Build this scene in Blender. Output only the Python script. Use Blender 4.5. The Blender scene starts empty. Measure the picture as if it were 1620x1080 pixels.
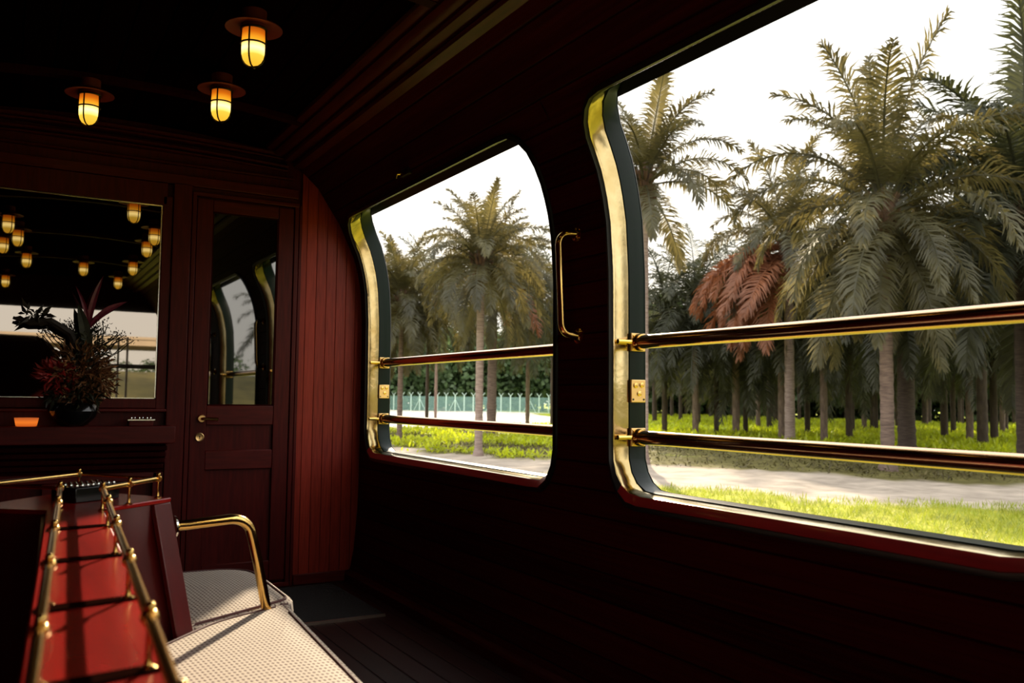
import bpy, math, random
from mathutils import Vector, Matrix
random.seed(7)
C = bpy.context.scene.collection
PI = math.pi
H = 1.2                      # height of the camera above the carriage floor; floor is z = 0
R = math.radians

# ------------------------------------------------------------------ camera
cam_d = bpy.data.cameras.new('camera'); cam = bpy.data.objects.new('camera', cam_d); C.objects.link(cam)
cam_d.sensor_width = 36; cam_d.lens = 30.89; cam_d.clip_start = 0.02; cam_d.clip_end = 800
M = Matrix([[0.8664319, -0.0430834, -0.4974329], [-0.4991386, -0.0497894, -0.8650906], [0.0125041, 0.9978301, -0.0646437]])
cam.matrix_world = Matrix.Translation((0, 0, H)) @ M.to_4x4()
cam_d.dof.use_dof = True; cam_d.dof.focus_distance = 4.4; cam_d.dof.aperture_fstop = 4.0
bpy.context.scene.camera = cam

# ------------------------------------------------------------------ sky, sun, exposure
SKY = 2.0; SUN = 9.5
wd = bpy.data.worlds.new('sky'); bpy.context.scene.world = wd; wd.use_nodes = True
nt = wd.node_tree; nt.nodes.clear()
wo = nt.nodes.new('ShaderNodeOutputWorld'); bg = nt.nodes.new('ShaderNodeBackground')
tc = nt.nodes.new('ShaderNodeTexCoord'); sx = nt.nodes.new('ShaderNodeSeparateXYZ'); cr = nt.nodes.new('ShaderNodeValToRGB')
nt.links.new(tc.outputs['Generated'], sx.inputs[0]); nt.links.new(sx.outputs['Z'], cr.inputs['Fac'])
cr.color_ramp.elements[0].position = 0.0; cr.color_ramp.elements[0].color = (1.0, .93, .80, 1)
cr.color_ramp.elements[1].position = 0.45; cr.color_ramp.elements[1].color = (.97, .97, .96, 1)
nt.links.new(cr.outputs[0], bg.inputs[0]); bg.inputs[1].default_value = SKY
nt.links.new(bg.outputs[0], wo.inputs[0])
sun_d = bpy.data.lights.new('sun', 'SUN'); sun = bpy.data.objects.new('sun', sun_d); C.objects.link(sun)
sun_d.energy = SUN; sun_d.angle = R(1.2); sun_d.color = (1.0, .83, .60)
AZ, EL = R(33), R(21.5)
sdir = Vector((math.sin(AZ)*math.cos(EL), math.cos(AZ)*math.cos(EL), math.sin(EL)))
sun.rotation_euler = sdir.to_track_quat('Z', 'Y').to_euler()
sun.location = (30, 40, 30)
vs = bpy.context.scene.view_settings
vs.view_transform = 'Standard'; vs.look = 'None'; vs.exposure = 0.0; vs.gamma = 1; vs.use_curve_mapping = False
bpy.context.scene.render.film_transparent = False
cy_ = bpy.context.scene.cycles
cy_.max_bounces = 8; cy_.diffuse_bounces = 4; cy_.glossy_bounces = 5; cy_.transmission_bounces = 4

# ------------------------------------------------------------------ materials
def mat(name, color, rough=.5, metal=0., coat=0., spec=.5, noise=None, bump=0., scale=20., stretch=(1, 1, 1), dark=.6):
    m = bpy.data.materials.new(name); m.use_nodes = True
    n = m.node_tree.nodes; l = m.node_tree.links; b = n['Principled BSDF']
    b.inputs['Base Color'].default_value = (*color, 1); b.inputs['Roughness'].default_value = rough
    b.inputs['Metallic'].default_value = metal; b.inputs['Coat Weight'].default_value = coat
    b.inputs['Coat Roughness'].default_value = .12
    b.inputs['Specular IOR Level'].default_value = spec
    if noise is not None or bump:
        t = n.new('ShaderNodeTexCoord'); mp = n.new('ShaderNodeMapping'); ns = n.new('ShaderNodeTexNoise')
        l.new(t.outputs['Object'], mp.inputs[0]); mp.inputs['Scale'].default_value = stretch
        l.new(mp.outputs[0], ns.inputs['Vector']); ns.inputs['Scale'].default_value = scale; ns.inputs['Detail'].default_value = 5
        if noise is not None:
            r = n.new('ShaderNodeValToRGB'); r.color_ramp.elements[0].position = .3; r.color_ramp.elements[1].position = .7
            r.color_ramp.elements[0].color = (*noise, 1); r.color_ramp.elements[1].color = (*color, 1)
            l.new(ns.outputs['Fac'], r.inputs[0]); l.new(r.outputs[0], b.inputs['Base Color'])
        if bump:
            bp = n.new('ShaderNodeBump'); bp.inputs['Strength'].default_value = bump; bp.inputs['Distance'].default_value = .01
            l.new(ns.outputs['Fac'], bp.inputs['Height']); l.new(bp.outputs[0], b.inputs['Normal'])
    return m

def planked(name, c0, c1, axis, pitch, rough=.4, grain=(1, 1, 1), gw=.05, coat=.2, off=0.0, spec=.5):
    """wood boards: grain noise, tone change board to board and a V groove every `pitch` metres along `axis`"""
    m = bpy.data.materials.new(name); m.use_nodes = True
    n = m.node_tree.nodes; l = m.node_tree.links; b = n['Principled BSDF']
    t = n.new('ShaderNodeTexCoord'); sp = n.new('ShaderNodeSeparateXYZ'); l.new(t.outputs['Object'], sp.inputs[0])
    dv = n.new('ShaderNodeMath'); dv.operation = 'MULTIPLY_ADD'; dv.inputs[1].default_value = 1/pitch; dv.inputs[2].default_value = off
    l.new(sp.outputs[axis], dv.inputs[0])
    fr = n.new('ShaderNodeMath'); fr.operation = 'FRACT'; l.new(dv.outputs[0], fr.inputs[0])
    fl = n.new('ShaderNodeMath'); fl.operation = 'FLOOR'; l.new(dv.outputs[0], fl.inputs[0])
    wn = n.new('ShaderNodeTexWhiteNoise'); wn.noise_dimensions = '1D'; l.new(fl.outputs[0], wn.inputs['W'])
    # distance from board edge
    s1 = n.new('ShaderNodeMath'); s1.operation = 'SUBTRACT'; s1.inputs[1].default_value = .5; l.new(fr.outputs[0], s1.inputs[0])
    ab = n.new('ShaderNodeMath'); ab.operation = 'ABSOLUTE'; l.new(s1.outputs[0], ab.inputs[0])
    mr = n.new('ShaderNodeMapRange'); mr.inputs['From Min'].default_value = .5-gw; mr.inputs['From Max'].default_value = .5
    mr.inputs['To Min'].default_value = 1; mr.inputs['To Max'].default_value = 0; l.new(ab.outputs[0], mr.inputs['Value'])
    mp = n.new('ShaderNodeMapping'); mp.inputs['Scale'].default_value = grain; l.new(t.outputs['Object'], mp.inputs[0])
    ns = n.new('ShaderNodeTexNoise'); ns.inputs['Scale'].default_value = 14; ns.inputs['Detail'].default_value = 6; l.new(mp.outputs[0], ns.inputs['Vector'])
    ad = n.new('ShaderNodeMath'); ad.operation = 'MULTIPLY_ADD'; ad.inputs[1].default_value = .35; l.new(wn.outputs['Value'], ad.inputs[0]); l.new(ns.outputs['Fac'], ad.inputs[2])
    r = n.new('ShaderNodeValToRGB'); r.color_ramp.elements[0].position = .35; r.color_ramp.elements[1].position = .9
    r.color_ramp.elements[0].color = (*c0, 1); r.color_ramp.elements[1].color = (*c1, 1); l.new(ad.outputs[0], r.inputs[0])
    mx = n.new('ShaderNodeMix'); mx.data_type = 'RGBA'; mx.inputs[6].default_value = (c0[0]*.2, c0[1]*.2, c0[2]*.2, 1)
    l.new(mr.outputs[0], mx.inputs[0]); l.new(r.outputs[0], mx.inputs[7]); l.new(mx.outputs[2], b.inputs['Base Color'])
    sm = n.new('ShaderNodeMath'); sm.operation = 'MULTIPLY_ADD'; sm.inputs[1].default_value = .08
    l.new(ns.outputs['Fac'], sm.inputs[0]); l.new(mr.outputs[0], sm.inputs[2])
    bp = n.new('ShaderNodeBump'); bp.inputs['Strength'].default_value = .6; bp.inputs['Distance'].default_value = .006
    l.new(sm.outputs[0], bp.inputs['Height']); l.new(bp.outputs[0], b.inputs['Normal'])
    b.inputs['Roughness'].default_value = rough; b.inputs['Coat Weight'].default_value = coat; b.inputs['Coat Roughness'].default_value = .2
    b.inputs['Specular IOR Level'].default_value = spec
    return m

WD0, WD1 = (.035, .0035, .003), (.095, .010, .0065)
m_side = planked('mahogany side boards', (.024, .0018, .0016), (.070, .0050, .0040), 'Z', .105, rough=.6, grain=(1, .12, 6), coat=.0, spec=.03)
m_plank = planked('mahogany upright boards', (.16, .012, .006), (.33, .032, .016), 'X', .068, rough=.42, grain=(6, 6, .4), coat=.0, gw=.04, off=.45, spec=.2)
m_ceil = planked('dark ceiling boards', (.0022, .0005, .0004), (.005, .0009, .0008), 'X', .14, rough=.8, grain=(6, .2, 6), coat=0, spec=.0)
m_wood = mat('mahogany', (.088, .0055, .0042), .42, noise=(.05, .003, .0025), scale=9, stretch=(7, 7, .6), bump=.05, spec=.15)
m_woodH = mat('mahogany rails', (.10, .0065, .005), .4, noise=(.06, .004, .003), scale=9, stretch=(.8, 7, 7), bump=.05, spec=.18)
m_woodD = mat('dark mahogany', (.03, .0022, .0018), .6, noise=(.018, .0014, .0012), scale=9, stretch=(6, 1, 1), spec=.03)
m_molding = mat('mahogany moulding', (.07, .006, .004), .4, noise=(.04, .003, .002), scale=9, stretch=(6, .6, 6), spec=.08)
m_lip = mat('red lacquered window lip', (.30, .012, .014), .28, coat=.5, noise=(.2, .008, .01), scale=8, stretch=(6, .4, 6))
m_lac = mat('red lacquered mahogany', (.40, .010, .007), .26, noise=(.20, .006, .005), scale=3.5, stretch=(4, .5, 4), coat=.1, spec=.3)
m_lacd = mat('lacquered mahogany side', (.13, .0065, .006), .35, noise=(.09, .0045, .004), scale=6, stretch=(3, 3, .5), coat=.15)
m_band = mat('dark ledge band', (.010, .003, .002), .9, spec=.0)
m_brass = mat('polished brass', (.90, .60, .20), .13, metal=1, noise=(.80, .48, .14), scale=16, bump=.02)
m_brassR = mat('reveal brass', (.70, .58, .33), .13, metal=1, noise=(.42, .30, .11), scale=5, bump=.25)
m_rail = mat('copper toned rail brass', (.78, .50, .30), .12, metal=1)
m_brassP = mat('brushed brass plate', (.85, .56, .24), .35, metal=1)
m_green = mat('dark green gloss paint', (.003, .012, .008), .3, spec=.15, coat=.03, noise=(.004, .011, .009), scale=30, bump=.06)
m_black = mat('black rubber', (.006, .006, .006), .35)
m_blackg = mat('black glaze', (.006, .006, .006), .15)
m_mirror = mat('smoked mirror glass', (.31, .28, .25), .015, metal=1)
m_dglass = mat('dark door glass', (.15, .15, .15), .02, metal=1)
m_floor = planked('dark floor boards', (.010, .0014, .001), (.028, .003, .002), 'X', .12, rough=.5, grain=(6, .3, 6), coat=0, spec=.2)
m_matm = mat('charcoal door mat', (.016, .012, .011), .95, noise=(.005, .004, .004), scale=90, bump=.8)
m_strip = mat('metal edge strip', (.5, .4, .33), .35, metal=1)
m_copper = mat('copper lamp brim', (.16, .022, .024), .45, metal=.3)
m_dkmet = mat('dark bronze', (.02, .012, .008), .35, metal=.6)
m_bark = mat('palm bark', (.24, .17, .14), .9, noise=(.11, .075, .065), scale=3, stretch=(1, 1, 7), bump=1.0)
m_barkL = mat('pale ringed palm bark', (.40, .31, .28), .9, noise=(.20, .14, .125), scale=3, stretch=(1, 1, 9), bump=1.0)
m_barkD = mat('dark palm bark', (.085, .06, .048), .9, noise=(.04, .026, .02), scale=3, stretch=(1, 1, 6), bump=1.0)
m_boot = mat('frond bases', (.13, .07, .04), .9, noise=(.05, .03, .018), scale=5, bump=1.0)
m_silver = mat('silver', (.8, .78, .74), .2, metal=1)
m_chrome = mat('glass beads', (.9, .86, .8), .08, metal=1)
m_twig = mat('dark twig', (.02, .012, .01), .6)
m_conc = mat('concrete', (.62, .50, .36), .9, noise=(.5, .4, .3), scale=.8)
m_steel = mat('white rail paint', (.7, .7, .66), .4)

def leafmat(name, c, tr, mixf=.4, noise=.5, scale=.6):
    m = bpy.data.materials.new(name); m.use_nodes = True
    n = m.node_tree.nodes; l = m.node_tree.links; n.clear()
    o = n.new('ShaderNodeOutputMaterial'); d = n.new('ShaderNodeBsdfDiffuse'); t = n.new('ShaderNodeBsdfTranslucent'); g = n.new('ShaderNodeBsdfGlossy')
    mx = n.new('ShaderNodeMixShader'); mx2 = n.new('ShaderNodeMixShader'); ns = n.new('ShaderNodeTexNoise'); gm = n.new('ShaderNodeNewGeometry')
    ns.inputs['Scale'].default_value = scale; l.new(gm.outputs['Position'], ns.inputs['Vector'])
    for sh, col in ((d, c), (t, tr)):
        r = n.new('ShaderNodeValToRGB'); r.color_ramp.elements[0].position = .35; r.color_ramp.elements[1].position = .65
        r.color_ramp.elements[0].color = (*[x*noise for x in col], 1); r.color_ramp.elements[1].color = (*col, 1)
        l.new(ns.outputs['Fac'], r.inputs[0]); l.new(r.outputs[0], sh.inputs[0])
    g.inputs['Roughness'].default_value = .45; g.inputs[0].default_value = (.8, .8, .8, 1)
    mx.inputs[0].default_value = mixf; l.new(d.outputs[0], mx.inputs[1]); l.new(t.outputs[0], mx.inputs[2])
    mx2.inputs[0].default_value = .04; l.new(mx.outputs[0], mx2.inputs[1]); l.new(g.outputs[0], mx2.inputs[2])
    l.new(mx2.outputs[0], o.inputs[0]); return m
m_frond = leafmat('palm frond', (.14, .135, .07), (.24, .19, .06), .45, .45, .9)
m_frondB = leafmat('dark palm frond', (.075, .08, .045), (.085, .09, .03), .35, .6, .8)
m_dead = leafmat('withered palm frond', (.42, .17, .085), (.42, .15, .06), .4, .7)
m_forest = leafmat('forest leaves', (.12, .20, .08), (.14, .22, .06), .3, .5, .3)
m_lush = leafmat('lime undergrowth', (.62, .72, .03), (.80, .88, .03), .5, .5, .8)
m_grass = leafmat('grass', (.36, .42, .05), (.45, .50, .05), .4, .6, 1.0)
m_litter = leafmat('dry litter', (.17, .14, .055), (.14, .13, .04), .3, .4, 1.5)
m_plant = leafmat('bronze leaves', (.42, .19, .08), (.25, .10, .04), .2, .25, 40)
m_plantd = leafmat('dark leaves', (.04, .045, .025), (.02, .02, .01), .2, .5, 30)
m_plantr = leafmat('crimson leaves', (.60, .04, .04), (.3, .02, .02), .2, .5, 30)
m_cord = leafmat('magenta cordyline leaves', (.22, .02, .06), (.18, .015, .04), .2, .6, 30)

def fabric():
    m = bpy.data.materials.new('cream waffle weave'); m.use_nodes = True
    n = m.node_tree.nodes; l = m.node_tree.links; b = n['Principled BSDF']; b.inputs['Roughness'].default_value = .9
    t = n.new('ShaderNodeTexCoord'); mp = n.new('ShaderNodeMapping'); mp.inputs['Rotation'].default_value = (0, 0, R(-4)); l.new(t.outputs['Object'], mp.inputs[0])
    sp = n.new('ShaderNodeSeparateXYZ'); l.new(mp.outputs[0], sp.inputs[0])
    out = []
    for ax, k in (('X', 1/.0135), ('Y', 1/.024)):
        a = n.new('ShaderNodeMath'); a.operation = 'MULTIPLY'; a.inputs[1].default_value = 2*PI*k; l.new(sp.outputs[ax], a.inputs[0])
        s = n.new('ShaderNodeMath'); s.operation = 'SINE'; l.new(a.outputs[0], s.inputs[0]); out.append(s)
    ml = n.new('ShaderNodeMath'); ml.operation = 'ADD'; l.new(out[0].outputs[0], ml.inputs[0]); l.new(out[1].outputs[0], ml.inputs[1])
    r = n.new('ShaderNodeMapRange'); r.inputs['From Min'].default_value = .45; r.inputs['From Max'].default_value = 1.5; l.new(ml.outputs[0], r.inputs['Value'])
    mx = n.new('ShaderNodeMix'); mx.data_type = 'RGBA'; l.new(r.outputs[0], mx.inputs[0])
    mx.inputs[6].default_value = (.53, .45, .37, 1); mx.inputs[7].default_value = (.13, .07, .06, 1); l.new(mx.outputs[2], b.inputs['Base Color'])
    bp = n.new('ShaderNodeBump'); bp.inputs['Strength'].default_value = .5; bp.inputs['Distance'].default_value = .004; bp.invert = True
    l.new(r.outputs[0], bp.inputs['Height']); l.new(bp.outputs[0], b.inputs['Normal'])
    return m
m_fabric = fabric()
m_piping = mat('dark piping', (.10, .035, .035), .8)

def emis(name, stops, strength, z0, z1):
    m = bpy.data.materials.new(name); m.use_nodes = True
    n = m.node_tree.nodes; l = m.node_tree.links; b = n['Principled BSDF']
    t = n.new('ShaderNodeTexCoord'); sp = n.new('ShaderNodeSeparateXYZ'); l.new(t.outputs['Object'], sp.inputs[0])
    mr = n.new('ShaderNodeMapRange'); mr.inputs['From Min'].default_value = z0; mr.inputs['From Max'].default_value = z1; l.new(sp.outputs['Z'], mr.inputs['Value'])
    r = n.new('ShaderNodeValToRGB'); e = r.color_ramp.elements
    while len(e) < len(stops): e.new(.5)
    for i, (p, c) in enumerate(stops): e[i].position = p; e[i].color = (*c, 1)
    l.new(mr.outputs[0], r.inputs[0]); l.new(r.outputs[0], b.inputs['Emission Color']); b.inputs['Emission Strength'].default_value = strength
    b.inputs['Base Color'].default_value = (.03, .012, .004, 1); b.inputs['Roughness'].default_value = .4; b.inputs['Specular IOR Level'].default_value = .1
    return m
m_lamp = emis('glowing amber lamp glass', [(0, (1.0, .50, .035)), (.2, (1.0, .62, .06)), (.38, (2.2, 1.7, .6)), (.58, (1.0, .42, .02)), (.78, (.62, .13, .004)), (1, (.16, .02, .003))], 1.15, -.085, .075)
m_candle = emis('candle lit amber glass', [(0, (.55, .09, .01)), (.5, (.9, .20, .02)), (1, (.5, .10, .02))], 1.0, 0, .045)

# ------------------------------------------------------------------ mesh builder
def V(x, y, z): return Vector((x, y, z + H))       # heights given from the camera's eye level
class MB:
    def __init__(s): s.v = []; s.f = []
    def add(s, vs, fs):
        o = len(s.v); s.v += [Vector(p) for p in vs]; s.f += [tuple(i+o for i in f) for f in fs]
    def box(s, a, b):
        x0, y0, z0 = a; x1, y1, z1 = b
        s.add([(x0,y0,z0),(x1,y0,z0),(x1,y1,z0),(x0,y1,z0),(x0,y0,z1),(x1,y0,z1),(x1,y1,z1),(x0,y1,z1)],
              [(0,3,2,1),(4,5,6,7),(0,1,5,4),(1,2,6,5),(2,3,7,6),(3,0,4,7)]); return s
    def prism(s, poly, z0, z1):
        n = len(poly); s.add([(x, y, z0) for x, y in poly]+[(x, y, z1) for x, y in poly],
            [tuple(range(n))[::-1], tuple(range(n, 2*n))]+[(i, (i+1) % n, n+(i+1) % n, n+i) for i in range(n)]); return s
    def loft(s, rings, cap=True, closed=True):
        n = len(rings[0]); vs = [p for r in rings for p in r]; fs = []
        for k in range(len(rings)-1):
            for i in range(n if closed else n-1):
                j = (i+1) % n; fs.append((k*n+i, k*n+j, (k+1)*n+j, (k+1)*n+i))
        if cap: fs += [tuple(range(n))[::-1], tuple(range((len(rings)-1)*n, len(rings)*n))]
        s.add(vs, fs); return s
    def tube(s, pts, r, seg=12, cap=True):
        pts = [Vector(p) for p in pts]; rings = []; rr = r if isinstance(r, (list, tuple)) else [r]*len(pts)
        up = None
        for i, p in enumerate(pts):
            t = (pts[min(i+1, len(pts)-1)]-pts[max(i-1, 0)]).normalized()
            if up is None: up = t.orthogonal().normalized()
            up = (up - t*up.dot(t)).normalized(); w = t.cross(up)
            rings.append([p+(up*math.cos(a)+w*math.sin(a))*rr[i] for a in [2*PI*k/seg for k in range(seg)]])
        return s.loft(rings, cap)
    def lathe(s, prof, c=(0, 0, 0), axis=(0, 0, 1), seg=24):
        ax = Vector(axis).normalized(); u = ax.orthogonal().normalized(); w = ax.cross(u); c = Vector(c)
        return s.loft([[c+ax*h+(u*math.cos(a)+w*math.sin(a))*max(r, 1e-4) for a in [2*PI*k/seg for k in range(seg)]] for r, h in prof])
    def ball(s, c, r, seg=12):
        return s.lathe([(r*math.sin(PI*k/8), -r*math.cos(PI*k/8)) for k in range(9)], c, seg=seg)
    def mesh(s, name, m, loc=Vector((0, 0, 0)), smooth=35):
        me = bpy.data.meshes.new(name); me.from_pydata([tuple(p-loc) for p in s.v], [], s.f); me.update()
        me.materials.append(m)
        if smooth:
            me.polygons.foreach_set('use_smooth', [True]*len(me.polygons)); me.set_sharp_from_angle(angle=R(smooth))
        return me
    def build(s, name, m, parent=None, loc=None, smooth=35, bevel=0):
        if loc is None:
            loc = Vector((0, 0, 0)) if parent is None else Vector(parent['_loc'])
        loc = Vector(loc); o = bpy.data.objects.new(name, s.mesh(name, m, loc, smooth)); C.objects.link(o)
        if parent is None: o.location = loc
        else: o.parent = parent; o.location = loc-Vector(parent['_loc'])
        o['_loc'] = tuple(loc)
        if bevel:
            b = o.modifiers.new('bevel', 'BEVEL'); b.width = bevel; b.segments = 2; b.limit_method = 'ANGLE'
        return o
def tag(o, label=None, cat=None, group=None, kind=None):
    if label: o['label'] = label
    if cat: o['category'] = cat
    if group: o['group'] = group
    if kind: o['kind'] = kind
    return o
def thing(name, loc, label, cat, group=None, kind=None):
    o = bpy.data.objects.new(name, None); C.objects.link(o); o.location = loc; o['_loc'] = tuple(loc); o.empty_display_size = .1
    return tag(o, label, cat, group, kind)
def struct(o): o['kind'] = 'structure'; return o
def bbox(x0, x1, y0, y1, z0, z1): return MB().box((x0, y0, z0+H), (x1, y1, z1+H))

# ------------------------------------------------------------------ carriage shell
D = 5.6
PROF = [(-1.2, 2.00), (-1.0, 2.035), (-.7, 2.058), (-.3, 2.06), (.2, 2.058), (.5, 2.055), (.7, 2.042), (.82, 2.02), (.92, 1.99), (1.04, 1.933), (1.16, 1.873), (1.26, 1.80), (1.36, 1.735), (1.50, 1.575), (1.60, 1.45)]
def wx(z):
    for (z0, x0), (z1, x1) in zip(PROF, PROF[1:]):
        if z <= z1:
            t = max(0, (z-z0)/(z1-z0)); return x0+(x1-x0)*t
    return PROF[-1][1]
XC = .55
def wn_(z):
    """unit normal of the curved side, pointing outwards"""
    dx = wx(z+.13)-wx(z-.13); dz = min(z+.13, 1.6)-(z-.13); L = math.hypot(dx, dz); return dz/L, -dx/L*1.3
def rr_point(a, hy, hz, r):
    """point where the ray at angle a leaves a rounded rectangle"""
    c, s = math.cos(a), math.sin(a); lo, hi = 0, 3
    def inside(t):
        y, z = abs(c*t), abs(s*t)
        if y > hy or z > hz: return False
        if y > hy-r and z > hz-r: return (y-hy+r)**2+(z-hz+r)**2 <= r*r
        return True
    for _ in range(40):
        m_ = (lo+hi)/2
        if inside(m_): lo = m_
        else: hi = m_
    return c*lo, s*lo
def hole_loop(y0, y1, z0, z1, r, N=128, grow=0):
    hy, hz = (y1-y0)/2, (z1-z0)/2; cy, cz = (y0+y1)/2, (z0+z1)/2; out = []
    # angles that crowd at the corners
    base = []
    ca = math.atan2(hz, hy)
    for k in range(N):
        base.append(2*PI*k/N)
    for a in base:
        # warp so that points are spread by perimeter
        out.append(a)
    pts = []
    for a in out:
        y, z = rr_point(a, hy+grow, hz+grow, r+grow); pts.append((cy+y, cz+z))
    return pts
ZT, ZB = 1.150, -.362
WINS = {1: (3.20, 5.475), 2: (1.08, 2.785), 3: (-1.45, .66)}
def wall_with_windows(name, m, mirror=False):
    mb = MB()
    X = (lambda z: wx(z)) if not mirror else (lambda z: 2*XC-wx(z))
    cells = [(-2.5, .87, 3), (.87, 2.99, 2), (2.99, D, 1)]
    zs_low = [-1.2, -1.0, -.75, -.58]; ztop = 1.24; zs_up = [ztop, 1.30, 1.36, 1.43, 1.50, 1.60]
    def grid(y0, y1, zs):
        n = 2; ring = []
        for z in zs: ring.append([Vector((X(z), y0+(y1-y0)*i/n, z+H)) for i in range(n+1)])
        mb.loft(ring, cap=False, closed=False)
    for y0, y1, k in cells:
        grid(y0, y1, zs_low); grid(y0, y1, zs_up)
        a, b = WINS[k]; hole = hole_loop(a, b, ZB, ZT, .15); cy, cz = (a+b)/2, (ZB+ZT)/2
        outer = []
        N = len(hole)
        for (hy_, hz_) in hole:
            dy, dz = hy_-cy, hz_-cz; ts = []
            if dy > 1e-9: ts.append((y1-cy)/dy)
            if dy < -1e-9: ts.append((y0-cy)/dy)
            if dz > 1e-9: ts.append((ztop-cz)/dz)
            if dz < -1e-9: ts.append((-.58-cz)/dz)
            t = min(ts); outer.append((cy+dy*t, cz+dz*t))
        # snap the nearest samples to the cell corners
        for cyy, czz in ((y0, -.58), (y1, -.58), (y0, ztop), (y1, ztop)):
            i = min(range(N), key=lambda q: (outer[q][0]-cyy)**2+(outer[q][1]-czz)**2); outer[i] = (cyy, czz)
        rings = []
        for q in range(5):
            t = q/4; rings.append([Vector((X(h[1]*(1-t)+o_[1]*t), h[0]*(1-t)+o_[0]*t, h[1]*(1-t)+o_[1]*t+H)) for h, o_ in zip(hole, outer)])
        mb.loft(rings, cap=False)
    return struct(mb.build(name, m, smooth=30))
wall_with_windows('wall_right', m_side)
# left wall: same curved section, without openings
mb = MB(); mb.loft([[Vector((2*XC-wx(z), y, z+H)) for y in (-2.5, 0, 2.5, D)] for z in [p[0] for p in PROF]], cap=False, closed=False)
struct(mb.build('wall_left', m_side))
# outer skin of the right side so the wall has thickness
def ring_strip(mb, loopA, loopB): mb.loft([loopA, loopB], cap=False)

def window_frame(n, y0, y1):
    root = thing('window_%d' % n, (2.05, (y0+y1)/2, H+ZB), None, None, kind='structure')
    def P(pts, d): return [Vector((wx(z)+d*wn_(z)[0], y, z+H+d*wn_(z)[1])) for y, z in pts]
    base = hole_loop(y0, y1, ZB, ZT, .15)
    g = lambda q: hole_loop(y0, y1, ZB, ZT, .15, grow=q)
    # thin black seal around the opening on the wood face
    def low0(pts, k): return [(y, z-k*max(0, min(1, (ZB+.10-z)/.10))) for y, z in pts]
    MB().loft([P(low0(g(.022), .030), -.001), P(low0(g(.020), .030), -.011), P(low0(g(.008), .030), -.014), P(low0(g(.004), .026), -.013)], cap=False).build('rubber_seal', m_black, root)
    # red wooden lip sloping into the opening
    def low(pts, k): return [(y, z-k*max(0, min(1, (ZB+.10-z)/.10))) for y, z in pts]
    lp = [P(low(g(.0045), .028), -.013), P(low(g(.004), .026), -.016), P(low(g(.0), .0), -.003), P(g(-.003), .0)]
    k0 = [i for i, (y, z) in enumerate(base) if z < ZB+.06]; a0, a1 = min(k0), max(k0)
    MB().loft([r_[a0:a1+1] for r_ in lp], cap=False, closed=False).build('wooden_lip', m_lip, root)
    MB().loft([r_[a1:]+r_[:a0+1] for r_ in lp], cap=False, closed=False).build('inner_seal', m_black, root)
    # polished brass reveal, then dark green outer reveal
    MB().loft([P(g(-.003), .0), P(g(-.006), .01), P(g(-.008), .072)], cap=False).build('brass_reveal', m_brassR, root)
    MB().loft([P(g(-.0075), .070), P(g(-.012), .073), P(g(-.014), .135), P(g(-.010), .150), P(g(.03), .151)], cap=False).build('outer_reveal', m_green, root)
    # outer rubber edge
    MB().loft([P(g(-.012), .1505), P(g(-.006), .158), P(g(.05), .158)], cap=False).build('outer_gasket', m_black, root)
    return root
for k, (a, b) in WINS.items(): window_frame(k, a, b)
# outer skin with holes (thickness of the car side)
def outer_skin():
    mb = MB()
    for (y0, y1, k) in [(-2.5, .87, 3), (.87, 2.99, 2), (2.99, 6.1, 1)]:
        a, b = WINS[k]; hole = hole_loop(a, b, ZB, ZT, .15, grow=.02); cy, cz = (a+b)/2, (ZB+ZT)/2; outer = []
        for hy_, hz_ in hole:
            dy, dz = hy_-cy, hz_-cz; ts = []
            if abs(dy) > 1e-9: ts.append(((y1 if dy > 0 else y0)-cy)/dy)
            if abs(dz) > 1e-9: ts.append(((1.55 if dz > 0 else -1.2)-cz)/dz)
            t = min(ts); outer.append((cy+dy*t, cz+dz*t))
        for cyy, czz in ((y0, -1.2), (y1, -1.2), (y0, 1.55), (y1, 1.55)):
            i = min(range(len(outer)), key=lambda q: (outer[q][0]-cyy)**2+(outer[q][1]-czz)**2); outer[i] = (cyy, czz)
        mb.loft([[(lambda yy, zz: Vector((wx(zz)+.152*wn_(zz)[0], yy, zz+H+.152*wn_(zz)[1])))(h[0]*(1-t)+o_[0]*t, h[1]*(1-t)+o_[1]*t) for h, o_ in zip(hole, outer)] for t in (0, .2, .4, .6, .8, 1)], cap=False)
    struct(mb.build('trim_1', m_green))
outer_skin()

# floor, ceiling
struct(bbox(-1.2, 2.25, -2.5, D+.5, -1.26, -1.2).build('floor', m_floor))
mb = MB(); arc = []
for i in range(17):
    t = -1+2*i/16; arc.append((XC+t*1.12, 1.54+.09*(1-t*t)))
mb.loft([[Vector((x, y, z+H)) for y in (-2.5, D+.05)] for x, z in arc]+[[Vector((x, y, z+H+.05)) for y in (-2.5, D+.05)] for x, z in reversed(arc)], cap=False, closed=False)
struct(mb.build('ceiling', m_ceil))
# roof skin closes the gap between wall tops and ceiling
mb = MB(); mb.loft([[Vector((x, y, z+H)) for y in (-2.6, 6.1)] for x, z in [(2.06, 1.2), (1.75, 1.62), (1.3, 1.78), (XC, 1.85), (-.2, 1.78), (-.65, 1.62), (-.96, 1.2)]], cap=False, closed=False)
struct(mb.build('trim_2', m_black))
# ceiling cross ribs
for i, y in enumerate((4.9, 3.1, 1.3, -.5)):
    mb = MB(); mb.loft([[Vector((x, y-.03, z+H-.03)), Vector((x, y+.03, z+H-.03)), Vector((x, y+.03, z+H+.01)), Vector((x, y-.03, z+H+.01))] for x, z in arc])
    struct(mb.build('trim_%d' % (10+i), m_woodD))
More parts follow.
